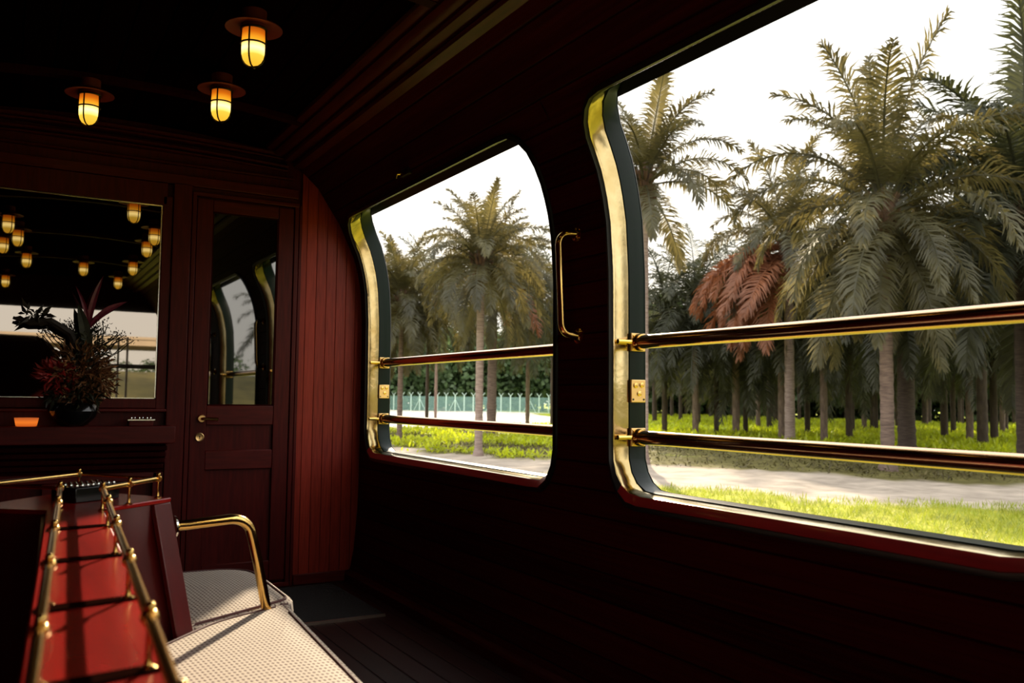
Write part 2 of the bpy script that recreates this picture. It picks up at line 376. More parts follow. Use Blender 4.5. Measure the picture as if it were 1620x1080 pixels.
# cornice along both sides: stepped moulding
def sweepY(prof, y0, y1, name, m):
    mb = MB(); mb.loft([[Vector((x, y0, z+H)) for x, z in prof], [Vector((x, y1, z+H)) for x, z in prof]]); return struct(mb.build(name, m, smooth=25))
cp = [(1.60, 1.455), (1.545, 1.462), (1.535, 1.475), (1.545, 1.487), (1.515, 1.492), (1.485, 1.497), (1.475, 1.508), (1.485, 1.517), (1.45, 1.522), (1.425, 1.528), (1.412, 1.538), (1.425, 1.549), (1.39, 1.553), (1.368, 1.56), (1.362, 1.575), (1.375, 1.60), (1.65, 1.62)]
sweepY(cp, -2.5, D-.08, 'trim_3', m_molding)
sweepY([(2*XC-x, z) for x, z in cp][::-1], -2.5, D-.08, 'trim_4', m_molding)
# baseboard of the window wall
sweepY([(2.03, -1.2), (1.972, -1.2), (1.972, -1.15), (1.980, -1.138), (2.03, -1.125)], -2.5, D, 'baseboard_right', m_molding)
# rear end: open veranda above a solid dado, posts and hand rail
bx = bbox(-1.0, 2.1, -2.56, -2.5, -1.2, -.58); struct(bx.build('wall_back', m_woodD))
bx = bbox(-1.0, 2.1, -2.56, -2.5, 1.18, 1.7); struct(bx.build('trim_5', m_woodD))
mb = MB(); pp = [(-1.0, -.6), (.60, -.6), (.60, .45)]+[(.60-.30*(1-math.cos(PI/2*k/8)), .45+.32*math.sin(PI/2*k/8)) for k in range(1, 9)]+[(-1.0, .80)]  # added round-topped dark partition, darkens the lower left of the mirror
mb.loft([[Vector((x, -2.56, z+H)) for x, z in pp], [Vector((x, -2.44, z+H)) for x, z in pp]]); struct(mb.build('trim_7', m_woodD))
vr = thing('veranda_rail', V(XC, -2.5, -.58), 'dark horizontal rail with slender white uprights seen mirrored in the bar mirror', 'rail')
bbox(-.95, 2.0, -2.52, -2.48, .36, .42).build('handrail', m_dkmet, vr)
for x in (1.38, 1.50): bbox(x-.014, x+.014, -2.53, -2.505, -.58, .80).build('upright', m_steel, vr)

# ------------------------------------------------------------------ end wall (far end with mirror and door)
EX0 = 2*XC-wx(.3)
def endwall():
    mb = MB()
    zs = [i*.1-1.2 for i in range(29)]+[1.65]
    # wide board left of and above the door; the plane sits 3 cm behind the raised framing
    mb.loft([[Vector((2*XC-wx(z)-.02, D+.03, z+H)), Vector((wx(z)+.03, D+.03, z+H))] for z in zs], cap=False, closed=False)
    struct(mb.build('wall_front', m_wood))
    mb = MB()
    # upright tongue-and-groove boards right of the door, each board with chamfered edges
    x = 1.634
    mb.loft([[Vector((1.632, D+.006, z+H)), Vector((max(1.66, wx(z)+.02), D+.006, z+H))] for z in zs if z < 1.52], cap=False, closed=False)
    struct(mb.build('trim_6', m_plank))
endwall()
def ebox(x0, x1, z0, z1, d0, d1, name, m, bev=.004):
    """box on the end wall, from depth d0 to d1 in front of the wall plane"""
    return struct(bbox(x0, x1, D-d1, D-d0, z0, z1).build(name, m, bevel=bev))
tn = [20]
def T(x0, x1, z0, z1, d1, m=m_wood, d0=-.03, bev=.004):
    tn[0] += 1; return ebox(x0, x1, z0, z1, d0, d1, 'trim_%d' % tn[0], m, bev)
# framing posts and rails
T(.835, .940, -1.2, 1.275, .030)                # post between mirror and door
T(.945, .972, -1.2, 1.235, .018)                # door jamb left
T(1.578, 1.606, -1.2, 1.235, .018)              # door jamb right
T(1.610, 1.630, -1.2, 1.235, .010)
T(.945, 1.606, 1.218, 1.242, .022, m_woodH)     # head of the door case
T(-.9, 1.60, 1.275, 1.335, .012, m_woodH)       # rail above mirror and door
T(-.9, 1.57, 1.395, 1.41, .014, m_molding)
# end wall cornice with two beads
for z, d, h in ((1.475, .03, .014), (1.50, .045, .022), (1.54, .06, .016), (1.565, .075, .03)):
    tn[0] += 1; mb = MB()
    r = h/2
    mb.loft([[Vector((x, D-d+r-math.sin(a)*r*1.2, z+H+math.cos(a)*r-0.03*((x-XC)/1.0)**2)) for a in [PI*k/6 for k in range(7)]]+[Vector((x, D+.03, z+H-r)), Vector((x, D+.03, z+H+r))] for x in [-.5+2.02*k/12 for k in range(13)]])
    struct(mb.build('trim_%d' % tn[0], m_molding))
T(1.634, 2.02, -1.2, -1.135, .014, m_woodH)     # plinth under the upright boards
T(.945, 1.606, -1.2, -1.172, .02, m_woodH)      # threshold

# the door
dr = thing('door_1', (1.275, D, 0), None, None, kind='structure')
def dbox(x0, x1, z0, z1, d, name, m, parent=dr, bev=.004): return bbox(x0, x1, D-d, D+.02, z0, z1).build(name, m, parent, bevel=bev)
dbox(.975, 1.070, -1.155, 1.205, .012, 'stile', m_wood); dbox(1.476, 1.575, -1.155, 1.205, .012, 'stile', m_wood)
dbox(1.070, 1.476, 1.130, 1.205, .011, 'top_rail', m_woodH)
dbox(1.070, 1.476, -.185, -.066, .011, 'lock_rail', m_woodH)
dbox(1.070, 1.476, -.458, -.340, .011, 'middle_rail', m_woodH)
dbox(1.070, 1.476, -1.155, -1.03, .011, 'bottom_rail', m_woodH)
dbox(1.068, 1.478, -.342, -.183, -.008, 'panel', m_wood, bev=.0); dbox(1.068, 1.478, -1.032, -.456, -.008, 'panel', m_wood, bev=.0)
bbox(1.072, 1.474, D-.001, D+.004, -.064, 1.128).build('glass_pane', m_dglass, dr)
gb = MB()
for x0, x1, z0, z1 in ((1.069, 1.078, -.066, 1.13), (1.468, 1.477, -.066, 1.13), (1.07, 1.476, -.067, -.058), (1.07, 1.476, 1.122, 1.131)): gb.box((x0, D-.009, z0+H), (x1, D, z1+H))
gb.build('glazing_bead', m_woodD, dr)
hx, hz = 1.041, -.146
hd = MB().lathe([(.001, .018), (.020, .018), (.024, .013), (.026, .004), (.026, 0)], V(hx, D-.012, hz), (0, -1, 0)).build('handle', m_brassP, dr)
MB().tube([V(hx, D-.014, hz), V(hx, D-.045, hz), V(hx+.008, D-.055, hz), V(hx+.03, D-.056, hz), V(hx+.09, D-.052, hz-.004)], [.009, .009, .010, .009, .012], 10).build('lever', m_brass, hd)
lk = MB().lathe([(.001, .007), (.019, .007), (.023, .009), (.026, .007), (.027, 0)], V(1.034, D-.012, -.258), (0, -1, 0)).build('lock_rosette', m_brassP, dr)
kh = MB().lathe([(.0045, .0015), (.0045, 0)], V(1.034, D-.0195, -.254), (0, -1, 0)); kh.box(V(1.032, D-.021, -.268), V(1.036, D-.0195, -.254)); kh.build('keyhole', m_black, lk)

# the bar mirror with its frame
mr = thing('bar_mirror', V(.2, D, -.03), 'large smoked mirror in a dark wooden frame behind the flowers, reflecting lamps and sky', 'mirror')
bbox(-.88, .776, D-.002, D+.01, -.028, 1.135).build('mirror_glass', m_mirror, mr)
fb = MB()
fb.box(V(.776, D-.020, -.09), V(.832, D+.02, 1.19)); fb.box(V(-.9, D-.020, 1.137), V(.80, D+.02, 1.27)); fb.box(V(-.9, D-.018, -.085), V(.80, D+.02, -.03))
fb.build('frame', m_wood, mr, bevel=.004)
tb = MB(); tb.box(V(-.88, D-.006, 1.1285), V(.776, D-.002, 1.1345)); tb.box(V(.7695, D-.006, -.028), V(.7755, D-.002, 1.13)); tb.box(V(-.88, D-.006, -.028), V(.776, D-.002, -.0235))
tb.build('metal_bead', m_silver, mr)
T(-.9, .835, -.105, -.088, .035, m_woodH)       # sill moulding below the mirror
# shelf with stepped mouldings and the panels below
sh = thing('bar_shelf', V(.2, D-.1, -.30), 'dark red wooden shelf running under the mirror, carrying the vase', 'shelf')
bbox(-.9, .870, D-.17, D, -.285, -.185).build('shelf_board', m_woodH, sh, bevel=.005)
for i, z in enumerate((-.315, -.352, -.389, -.424)):
    bbox(-.9, .84-.004*i, D-.10+.016*i, D, z-.014, z+.014).build('stepped_moulding', m_woodD, sh, bevel=.006)
bbox(-.9, .834, D-.02, D+.02, -.46, -.285).build('backboard', m_woodD, sh)
T(-.9, .80, -.51, -.46, .022, m_woodH); T(.775, .835, -1.2, -.46, .022); T(-.9, .775, -1.2, -1.08, .022, m_woodH); T(.20, .27, -1.08, -.51, .022)

# ------------------------------------------------------------------ lamps
def lamp():
    root = thing('ceiling_lamp', (0, 0, 0), None, None)
    MB().lathe([(.001, .142), (.05, .142), (.05, .10), (.115, .070), (.116, .066), (.05, .080), (.052, .066), (.048, .06), (.001, .06)], seg=32).build('brim', m_copper, root)
    g = [(.001, -.090), (.018, -.088), (.032, -.079), (.042, -.064), (.047, -.045), (.048, -.02), (.048, .02), (.046, .062)]
    MB().lathe(g, seg=24).build('glass', m_lamp, root)
    cg = MB(); r0 = .052
    for k in range(4):
        a = PI/4+R(12)+k*PI/2; u = Vector((math.cos(a), math.sin(a), 0)); cg.tube([u*(r*1.0+.0045)+Vector((0, 0, h)) for r, h in [(.046, .066), (.048, .02), (.048, -.02), (.047, -.046), (.042, -.066), (.032, -.082), (.018, -.092), (-.004, -.095)]], .0036, 6)
    ring = [(r0*math.cos(2*PI*k/28), r0*math.sin(2*PI*k/28), .0) for k in range(29)]; cg.tube(ring, .0038, 6)
    ring = [(r0*math.cos(2*PI*k/28), r0*math.sin(2*PI*k/28), .062) for k in range(29)]; cg.tube(ring, .005, 6)
    cg.build('wire_guard', m_dkmet, root)
    return root
l0 = lamp()
def copy_tree(o, parent=None):
    c = o.copy(); C.objects.link(c)
    if parent: c.parent = parent
    for ch in o.children: copy_tree(ch, c)
    return c
LZ = 1.455
lamps = [(.834, 3.64, 'caged amber ceiling lamp nearest the camera, largest of the three glowing lamps'),
         (.875, 4.47, 'caged amber ceiling lamp in front of the door, right of the leftmost lamp'),
         (.31, 4.90, 'caged amber ceiling lamp furthest left, above the dark mirror')]
for x, y in ((1.13, 2.6), (1.17, 1.8), (1.22, .25), (.73, -.13), (1.22, -1.3), (-.04, 2.54), (.04, 1.8), (-.08, 1.25), (.14, .26), (-.06, -1.97)): lamps.append((x, y, None))
for i, (x, y, lb) in enumerate(lamps):
    o = l0 if i == 0 else copy_tree(l0)
    o.location = (x, y, LZ+H); o['_loc'] = (x, y, LZ+H)
    o['label'] = lb or 'caged ceiling lamp behind the camera, a small amber glow in the bar mirror'
    o['category'] = 'lamp'; o['group'] = 'caged ceiling lamps' if lb else 'ceiling lamps mirrored behind the bar'

# ------------------------------------------------------------------ window rails, handle, small fittings
def window_rail(y0, y1, z, label):
    x = wx(z)+.108
    rt = thing('window_rail', V(x, (y0+y1)/2, z), label, 'rail', 'brass safety rails across the windows')
    MB().tube([V(x, y0+.012, z), V(x, y1-.012, z)], .027, 20).build('tube', m_rail, rt)
    for y, s in ((y1, -1), (y0, 1)):
        pb = MB(); pb.box(V(x-.036, min(y, y+s*.012)+.0, z-.036), V(x+.036, max(y, y+s*.012), z+.036))
        pl_ = pb.build('end_plate', m_brassP, rt, bevel=.003)
        sb = MB()
        for dx in (-.026, .026):
            for dz in (-.026, .026): sb.lathe([(.004, .0), (.004, .014), (.001, .0155)], V(x+dx, y, z+dz), (0, s, 0), 8)
        sb.build('screws', m_brass, pl_)
        MB().lathe([(.034, .010), (.034, .03), (.030, .036), (.0275, .036)], V(x, y, z), (0, s, 0), 20).build('collar', m_brass, rt)
        # short stub modelled in place of the rail's reflection in the brass reveal
        MB().tube([V(x-.10, y+s*.010, z), V(x-.036, y+s*.012, z)], .010, 8).build('reflection_stub', m_brass, rt)
window_rail(3.20+.012, 5.475-.012, .224, 'upper brass rail across the far window beside the door end')
window_rail(3.20+.012, 5.475-.012, -.144, 'lower brass rail across the far window beside the door end')
window_rail(1.08+.012, 2.785-.012, .228, 'upper brass rail across the large near window')
window_rail(1.08+.012, 2.785-.012, -.146, 'lower brass rail across the large near window')
window_rail(-1.45+.012, .66-.012, .228, 'upper brass rail of the window behind the camera, seen only in reflection')
window_rail(-1.45+.012, .66-.012, -.146, 'lower brass rail of the window behind the camera, seen only in reflection')
def lock_plate(y, z, label):
    x = wx(z)+.108; rt = thing('lock_plate', V(x, y, z), label, 'plate', 'brass lock plates in the window reveals')
    MB().box(V(x-.036, y-.012, z-.045), V(x+.036, y, z+.045)).build('plate', m_brassP, rt, bevel=.003)
    s = MB(); d = MB()
    for dx, dz in ((-.014, .022), (.016, .024), (.004, -.010)):
        s.lathe([(.010, 0), (.010, .004), (.006, .005), (.001, .005)], V(x+dx, y-.012, z+dz), (0, -1, 0), 16)
    for dx, dz in ((-.026, -.033), (.026, -.033)): d.lathe([(.004, 0), (.004, .002), (.001, .002)], V(x+dx, y-.012, z+dz), (0, -1, 0), 8)
    s.build('screw_cup', m_brass, rt); d.build('pin_hole', m_black, rt)
lock_plate(2.773, .035, 'square brass lock plate between the rails of the near window')
lock_plate(5.463, .035, 'square brass lock plate between the rails of the far window')
# grab handle on the post between the windows
def grab(y, label):
    x0, x1 = wx(.66), wx(.27)
    rt = thing('grab_handle', V(x1, y, .27), label, 'handle')
    pts = [V(x0-.004, y-.01, .688), V(x0-.035, y, .688)]
    for k in range(6):
        a = PI/2*k/5; pts.append(V(x0-.035-.040*math.sin(a), y+.012*math.sin(a), .688-.045*(1-math.cos(a))-.0))
    for k in range(6):
        a = PI/2*k/5; pts.append(V(x1-.035-.030*math.cos(a)-.006*(1-k/5), y+.012*math.cos(a), .312-.045*math.sin(a)-.0))
    pts += [V(x1-.004, y-.01, .262)]
    MB().tube(pts, .0165, 14).build('bar', m_brass, rt)
    for z, xx in ((.688, x0), (.262, x1)): MB().lathe([(.001, .016), (.017, .016), (.022, .011), (.033, .008), (.034, 0)], V(xx+.004, y-.01, z), (-1, 0, 0)).build('rosette', m_brass, rt)
grab(3.03, 'curved brass grab handle on the dark post between the two windows')
grab(.87, 'curved brass grab handle behind the camera, seen only in the door glass')
# small brass catch above the far window
z = 1.215; x = wx(z)
rt = thing('window_catch', V(x, 4.35, z), 'small dark brass catch on the wall just above the far window', 'catch')
MB().box(V(x-.014, 4.30, z-.018), V(x+.01, 4.42, z+.022)).build('base_plate', m_dkmet, rt, bevel=.004)
MB().tube([V(x-.012, 4.40, z), V(x-.035, 4.405, z-.005), V(x-.038, 4.41, z-.03)], .006, 8).build('hook', m_brass, rt)

# ------------------------------------------------------------------ console with brass gallery
def lerp(a, b, t): return a+(b-a)*t
SH = -.32; RT = -.261
def console():
    rt = thing('banquette', V(.18, 1.8, -1.2), 'red lacquered banquette bench with a narrow ledge, brass gallery and bent brass armrest', 'bench')
    # the long ledge and its diamond shaped end in one top board
    pl_ = [(-.010, .45), (.155, .43), (.252, 2.72), (.462, 2.912), (.225, 3.26), (-.085, 2.885), (.110, 2.725)]
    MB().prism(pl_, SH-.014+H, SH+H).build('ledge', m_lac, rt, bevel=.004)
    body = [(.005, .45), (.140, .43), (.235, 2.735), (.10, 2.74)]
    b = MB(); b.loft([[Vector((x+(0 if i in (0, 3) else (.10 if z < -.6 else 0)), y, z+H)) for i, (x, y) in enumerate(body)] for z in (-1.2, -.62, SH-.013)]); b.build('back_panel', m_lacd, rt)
    # splayed divider under the diamond end, leaning out towards the seat
    q0 = [(.10, 2.735), (.242, 2.735), (.448, 2.918), (.225, 3.245), (-.07, 2.885)]
    def foot(p, f): return (p[0]+f*.068*(1 if p[0] > .3 else 0), p[1]-f*.075*(1 if p[0] > .3 else 0))
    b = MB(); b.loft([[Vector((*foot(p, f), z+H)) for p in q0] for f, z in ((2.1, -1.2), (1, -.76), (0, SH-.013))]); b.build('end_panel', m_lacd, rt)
    # raised strip along the edge of the divider
    b = MB()
    A0, A1 = Vector((.415, 2.885)), Vector((.452, 2.916))
    A0, A1 = Vector((.400, 2.868)), Vector((.455, 2.918)); n_ = Vector((.68, -.73))*.008
    rs = []
    for f, z in ((1.2, -.80), (0, SH-.014)):
        o_ = Vector((.068, -.075))*f
        rs.append([Vector((*(A0-n_+o_), z+H)), Vector((*(A0+n_+o_), z+H)), Vector((*(A1+n_+o_), z+H)), Vector((*(A1-n_+o_), z+H))])
    b.loft(rs); b.build('raised_edge', m_lacd, rt, bevel=.003)
    # dark tapered bands across the ledge at the gallery posts
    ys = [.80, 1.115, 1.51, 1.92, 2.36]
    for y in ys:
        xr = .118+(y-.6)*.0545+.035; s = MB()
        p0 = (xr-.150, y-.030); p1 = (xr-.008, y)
        s.prism([(p0[0], p0[1]-.020), (p1[0], p1[1]-.013), (p1[0], p1[1]+.013), (p0[0], p0[1]+.020)], SH+H-.001, SH+H+.003); s.build('cross_band', m_band, rt)
    return rt
con = console()
def gallery():
    rt = con; gm_ = MB()
    Rr = lambda y: .1435+(y-.86)*.0561; Lr = lambda y: .0325+(y-.92)*.0607
    def post(x, y, big=True, name='post'):
        p = MB().lathe([(.0105, 0), (.0105, .003), (.005, .006), (.0038, .012), (.0038, .046), (.006, .050), (.006, .056), (.0045, .058)], V(x, y, SH), (0, 0, 1), 12)
        k = p.ball(V(x, y, RT), .0112, 12); p.ball(V(x, y, RT+.013), .0065, 10)
        k.lathe([(.0088, -.014), (.0088, .014)], V(x, y, RT), (.055, 1, 0), 10); posts.append(p)
    posts = []
    def rail(p, q, r=.0072): gm_.tube([V(p[0], p[1], RT), V(q[0], q[1], RT)], r, 12)
    A, B, Cc, L, F = (.244, 2.663), (.422, 2.916), (.218, 3.167), (-.045, 2.885), (.142, 2.724)
    rail((Rr(.45), .45), A); rail((Lr(.45), .45), F); rail(A, B); rail(B, Cc, .0045); rail(Cc, L); rail(L, F, .0045)
    for y in (.80, 1.115, 1.505, 1.925, 2.32): post(Rr(y), y)
    for y in (.78, 1.105, 1.515, 1.905, 2.345): post(Lr(y), y)
    for p in (A, B, Cc, L, F): post(*p)
    post(lerp(A[0], B[0], .45), lerp(A[1], B[1], .45))
    gr = gm_.build('gallery_rail', m_brass, con)
    for p in posts: p.build('post', m_brass, gr)
gallery()
# black beaded caddy standing on the console end
cd = thing('beaded_caddy', V(.26, 2.98, SH), 'black rectangular caddy with rows of shiny silver beads inside the brass gallery', 'caddy')
cb = MB(); dx_, dy_ = Vector((.60, .80)), Vector((-.80, .60)); o_ = Vector((.235, 2.90))
pc = [o_, o_+dx_*.0+dy_*.09, o_+dx_*.16+dy_*.09+Vector((.0, .0)), o_+dx_*.16]
dx_, dy_ = Vector((.80, .60)), Vector((-.60, .80)); o_ = Vector((.190, 2.86)); pc = [o_, o_+dx_*.16, o_+dx_*.16+dy_*.10, o_+dy_*.10]
cb.prism([tuple(p) for p in pc], SH+H, SH+H+.044); cb.build('box', m_blackg, cd, bevel=.003)
bd = MB()
for i in range(8):
    for j in range(4):
        p = o_+dx_*(.014+.019*i)+dy_*(.014+.024*j); bd.ball(Vector((p[0], p[1], SH+H+.048)), .0062, 8)
bd.build('beads', m_chrome, cd)

# ------------------------------------------------------------------ benches
def cushion(name, poly, ztop, th, label, rad=.02):
    """box cushion with a rounded border, edge piping top and bottom; outline given at the top"""
    rt = thing(name, V(poly[0][0], poly[0][1], ztop-th), label, 'cushion')
    cx_ = sum(p[0] for p in poly)/len(poly); cy2 = sum(p[1] for p in poly)/len(poly)
    # round the corners
    pts = []
    n = len(poly)
    for i in range(n):
        a, b, c = Vector(poly[i-1]), Vector(poly[i]), Vector(poly[(i+1) % n])
        r = poly_r[i]; u = (a-b).normalized(); v = (c-b).normalized()
        for k in range(7):
            t = k/6; p0 = b+u*r; p1 = b+v*r; pts.append(tuple((p0*(1-t)**2+b*2*t*(1-t)+p1*t*t)))
    def inset(d):
        out = []
        m_ = len(pts)
        for i in range(m_):
            a, b = Vector(pts[i-1]), Vector(pts[(i+1) % m_]); t = (b-a)
            if t.length < 1e-6: t = Vector((1, 0))
            t.normalize(); nn = Vector((-t.y, t.x)); out.append(Vector(pts[i])+nn*d)
        return out
    top = ztop+H
    rings = []
    for d, z in ((.004, top-th), (-.004, top-th*.5), (.0, top-.014), (.006, top-.005), (.014, top-.002), (.045, top+.006)):
        rings.append([Vector((p.x, p.y, z)) for p in inset(d)])
    c0 = Vector((cx_, cy2, top+.016)); last = rings[-1]; rings += [[r_*(1-q)+c0*q for r_ in last] for q in (.3, .6, .9, .999)]
    MB().loft(rings).build('cover', m_fabric, rt, smooth=60)
    for d, z in ((.026, top+.002), (.006, top-th+.01)):
        lp = [Vector((p.x, p.y, z)) for p in inset(d)]; lp.append(lp[0]); MB().tube(lp, .0055, 8, cap=False).build('piping', m_piping, rt)
    return rt
poly_r = [.03, .05, .03, .10, .03]
# order counter-clockwise so the inset goes inwards
cushion('seat_cushion', [(.12, .55), (.72, .55), (.885, 3.085), (.60, 2.945), (.20, 2.50)], -.72, .085, 'long cream waffle weave seat cushion nearest the camera, beside the red ledge')
poly_r = [.03, .06, .20, .04]
cushion('seat_cushion', [(.50, 2.86), (.925, 3.12), (.935, 3.80), (.36, 3.80)], -.72, .085, 'cream seat cushion with a rounded corner beyond the brass armrest')
bn = con
b = MB(); b.prism([(.27, .55), (.70, .55), (.84, 3.07), (.50, 2.80)], .0, -.81+H); b.build('base', m_woodD, bn)
b = MB(); b.prism([(.48, 2.86), (.86, 3.10), (.88, 3.72), (.36, 3.76)], .0, -.81+H); b.build('base', m_woodD, bn)
pts = [V(.480, 2.940, -.412), V(.52, 2.950, -.412), V(.655, 2.975, -.405)]
for k in range(1, 8):
    a = PI/2*k/8; pts.append(V(.655+.075*math.sin(a), 2.975+.02*math.sin(a), -.405-.060*(1-math.cos(a))))
pts += [V(.735, 2.995, -.475), V(.758, 3.005, -.56), V(.803, 3.018, -.76)]
ar = MB().tube(pts, .0165, 18).build('armrest', m_brass, con)
rs = MB().lathe([(.001, .014), (.020, .014), (.028, .009), (.034, .006), (.036, 0)], V(.474, 2.932, -.414), (.97, .15, .0)); rs.build('rosette', m_chrome, ar)

# floor mat
mt = thing('door_mat', V(1.4, 5.0, -1.2), 'charcoal textured mat on the floor before the door', 'mat')
bbox(.75, 1.86, 4.60, 5.50, -1.2, -1.188).build('pile', m_matm, mt)
bbox(.75, 1.86, 4.585, 4.602, -1.2, -1.186).build('edge_strip', m_strip, mt)

# ------------------------------------------------------------------ bar shelf objects
ZS = -.185
cg = thing('candle_glass', V(.108, D-.10, ZS), 'small amber glass tealight glowing on the shelf left of the vase', 'candle')
m1 = MB().lathe([(.001, .0), (.046, .0), (.052, .004), (.060, .046), (.057, .046), (.049, .008), (.001, .008)], (0, 0, 0), seg=28).build('glass', m_candle, None); m1.parent = cg
m2 = MB().lathe([(.001, .008), (.03, .008), (.03, .022), (.001, .022)], (0, 0, 0)).build('tealight', m_silver, None); m2.parent = cg
m3 = MB().lathe([(.001, .022), (.004, .026), (.001, .045)], (0, 0, 0), seg=8).build('flame', m_lamp, None); m3.parent = cg
ty = thing('glass_dish', V(.685, D-.10, ZS), 'shallow rectangular silver dish with beaded rim on the right end of the shelf', 'dish')
tb = MB(); tb.box(V(.620, D-.14, ZS), V(.752, D-.05, ZS+.030)); tb.build('dish', m_woodH, ty, bevel=.004)
tb = MB(); tb.box(V(.612, D-.147, ZS+.030), V(.760, D-.043, ZS+.040)); tb.build('rim', m_silver, ty, bevel=.002)
tb = MB()
for i in range(6): tb.ball(V(.635+.021*i, D-.12+.02*(i % 2), ZS+.046), .006, 8)
tb.build('beads', m_chrome, ty)
vz = thing('flower_vase', V(.335, D-.10, ZS), 'black glossy bowl vase with a bushy bronze and red leaf arrangement on the shelf', 'vase')
MB().lathe([(.001, 0), (.06, 0), (.075, .01), (.115, .05), (.128, .085), (.12, .115), (.105, .130), (.10, .130), (.001, .10)], V(.335, D-.11, ZS), seg=32).build('bowl', m_blackg, vz)
def leaves(n, cen, rad, size, mb, up=.0, squash=1.0):
    for _ in range(n):
        d = Vector((random.gauss(0, 1), random.gauss(0, 1), random.gauss(0, 1)+up)).normalized()
        p = Vector(cen)+Vector((d.x*rad, d.y*rad*.6, d.z*rad*squash))*random.uniform(.45, 1)
        L = size*random.uniform(.6, 1.2); t = (d+Vector((random.gauss(0, .5), random.gauss(0, .5), random.gauss(0, .5)))).normalized()
        s = t.orthogonal().normalized(); s = (Matrix.Rotation(random.uniform(0, 6.28), 3, t) @ s)*L*.16; nn = t.cross(s).normalized()*L*.08
        mb.add([p, p+t*L*.5+s+nn, p+t*L-nn*1.5, p+t*L*.5-s+nn], [(0, 1, 2, 3)])
yv = D-.14
a = MB(); leaves(520, V(.37, yv, .13), .155, .055, a); leaves(200, V(.44, yv, .06), .11, .05, a); leaves(160, V(.36, yv, .02), .13, .05, a); a.build('bronze_foliage', m_plant, vz, smooth=0)
a = MB(); leaves(150, V(.245, yv-.03, .09), .085, .06, a); a.build('red_foliage', m_plantr, vz, smooth=0)
a = MB(); leaves(260, V(.40, yv, .27), .10, .035, a, squash=1.3); leaves(200, V(.33, yv, .0), .15, .07, a, squash=.6)
a.build('dark_foliage', m_plantd, vz, smooth=0)
a = MB()
for k in range(16):
    an = random.uniform(-.9, .9); p = V(.37+random.uniform(-.03, .05), yv, .15); pts = [p]
    L = random.uniform(.2, .3)
    for j in range(6):
        an += random.uniform(-.4, .4); p = p+Vector((math.sin(an)*.045, random.uniform(-.01, .01), math.cos(an)*.045)); pts.append(p)
    a.tube(pts, .0028, 5); leaves(9, pts[-1], .022, .022, a); leaves(6, pts[3], .022, .022, a)
a.tube([V(.36, yv, .20), V(.30, yv, .33), V(.20, yv-.02, .39), V(.10, yv-.03, .38), V(.02, yv-.04, .40)], [.022, .025, .022, .018, .008], 8)
leaves(26, V(.12, yv-.03, .42), .07, .07, a, squash=.5)
a.build('twisted_twigs', m_twig, vz, smooth=0)
def blade(p, q, w, bend, mb):
    p, q = Vector(p), Vector(q); n = 8; s = (q-p).cross(Vector((0, 1, 0))).normalized(); vs_ = []
    for i in range(n+1):
        t = i/n; c = p.lerp(q, t)+s*bend*math.sin(PI*t)*.5+Vector((0, -.02*math.sin(PI*t), 0)); ww = w*math.sin(PI*min(1, t*.93+.07))**.8
        vs_ += [c+s*ww, c+Vector((0, .004, 0)), c-s*ww]
    mb.add(vs_, [f for i in range(n) for f in ((3*i, 3*i+1, 3*i+4, 3*i+3), (3*i+1, 3*i+2, 3*i+5, 3*i+4))])
a = MB()
blade(V(.385, yv, .33), V(.455, yv-.02, .665), .016, .03, a); blade(V(.39, yv, .36), V(.585, yv-.03, .525), .017, .05, a)
blade(V(.39, yv, .34), V(.315, yv-.02, .60), .011, -.03, a)
a.build('long_red_leaves', m_cord, vz, smooth=0)
a = MB(); blade(V(.40, yv-.005, .18), V(.33, yv-.02, .50), .030, -.02, a); a.build('broad_dark_leaf', m_plantd, vz, smooth=0)

# ------------------------------------------------------------------ land outside
GZ = -2.3+H
def frange(a, b, s):
    o = []
    while a < b: o.append(a); a += s
    return o
def pw(y, tab):
    for (y0, v0), (y1, v1) in zip(tab, tab[1:]):
        if y <= y1: return v0+(v1-v0)*max(0, (y-y0))/(y1-y0)
    return tab[-1][1]
NEAR = [(-200, 26), (0, 22.5), (11.7, 20.0), (13.2, 18.3), (14.5, 16.8), (18.5, 15.7), (25, 13.0), (40, 10), (200, 8)]
FAR = [(-200, 30), (0, 27), (14.6, 25.3), (17.6, 24.4), (20, 22.8), (24, 19.9), (30, 16.6), (42, 15.4), (60, 14), (200, 12)]
LUSH = [(-200, 42), (23.5, 37), (32, 34), (37, 30), (50, 27), (200, 26)]
def zone(x, y):
    """0 grass, 1 sand, 2 litter, 3 lush, 4 court"""
    j = 1.1*math.sin(y*1.3+x*.3)+.7*math.sin(y*.47+1.7)+random.uniform(-.8, .8)
    if x < pw(y, NEAR)+j*.45: return 0
    if x < pw(y, FAR)+j*.6: return 1
    if y > 48+x*.35 and x > 20+j and x < 26+.38*y and y > 50: return 4
    if x < pw(y, LUSH)+j: return 2 if not (y > 26 and x < 24 and math.sin(x*1.1)+math.sin(y*.35) > .1) else 5
    return 3
xs = frange(-150, 2.4, 12)+frange(2.4, 70, .7)+frange(70, 260, 10); ys_ = frange(-160, 0, 10)+frange(0, 120, .7)+frange(120, 330, 10)
COL = {0: (.42, .42, .05), 1: (.52, .44, .36), 2: (.19, .17, .06), 3: (.42, .48, .04), 4: (.92, .84, .70), 5: (.30, .30, .08)}
vsl = []; cols = []
for x in xs:
    for y in ys_:
        vsl.append((x, y, GZ+random.uniform(-.03, .03)+.12*math.sin(x*.21)*math.sin(y*.17)*(1 if x > 10 else 0))); cols.append(COL[zone(x, y)] if x > 2 else (.22, .20, .05))
ny = len(ys_); fs = [(i*ny+j, (i+1)*ny+j, (i+1)*ny+j+1, i*ny+j+1) for i in range(len(xs)-1) for j in range(ny-1)]
me = bpy.data.meshes.new('ground'); me.from_pydata(vsl, [], fs); me.update()
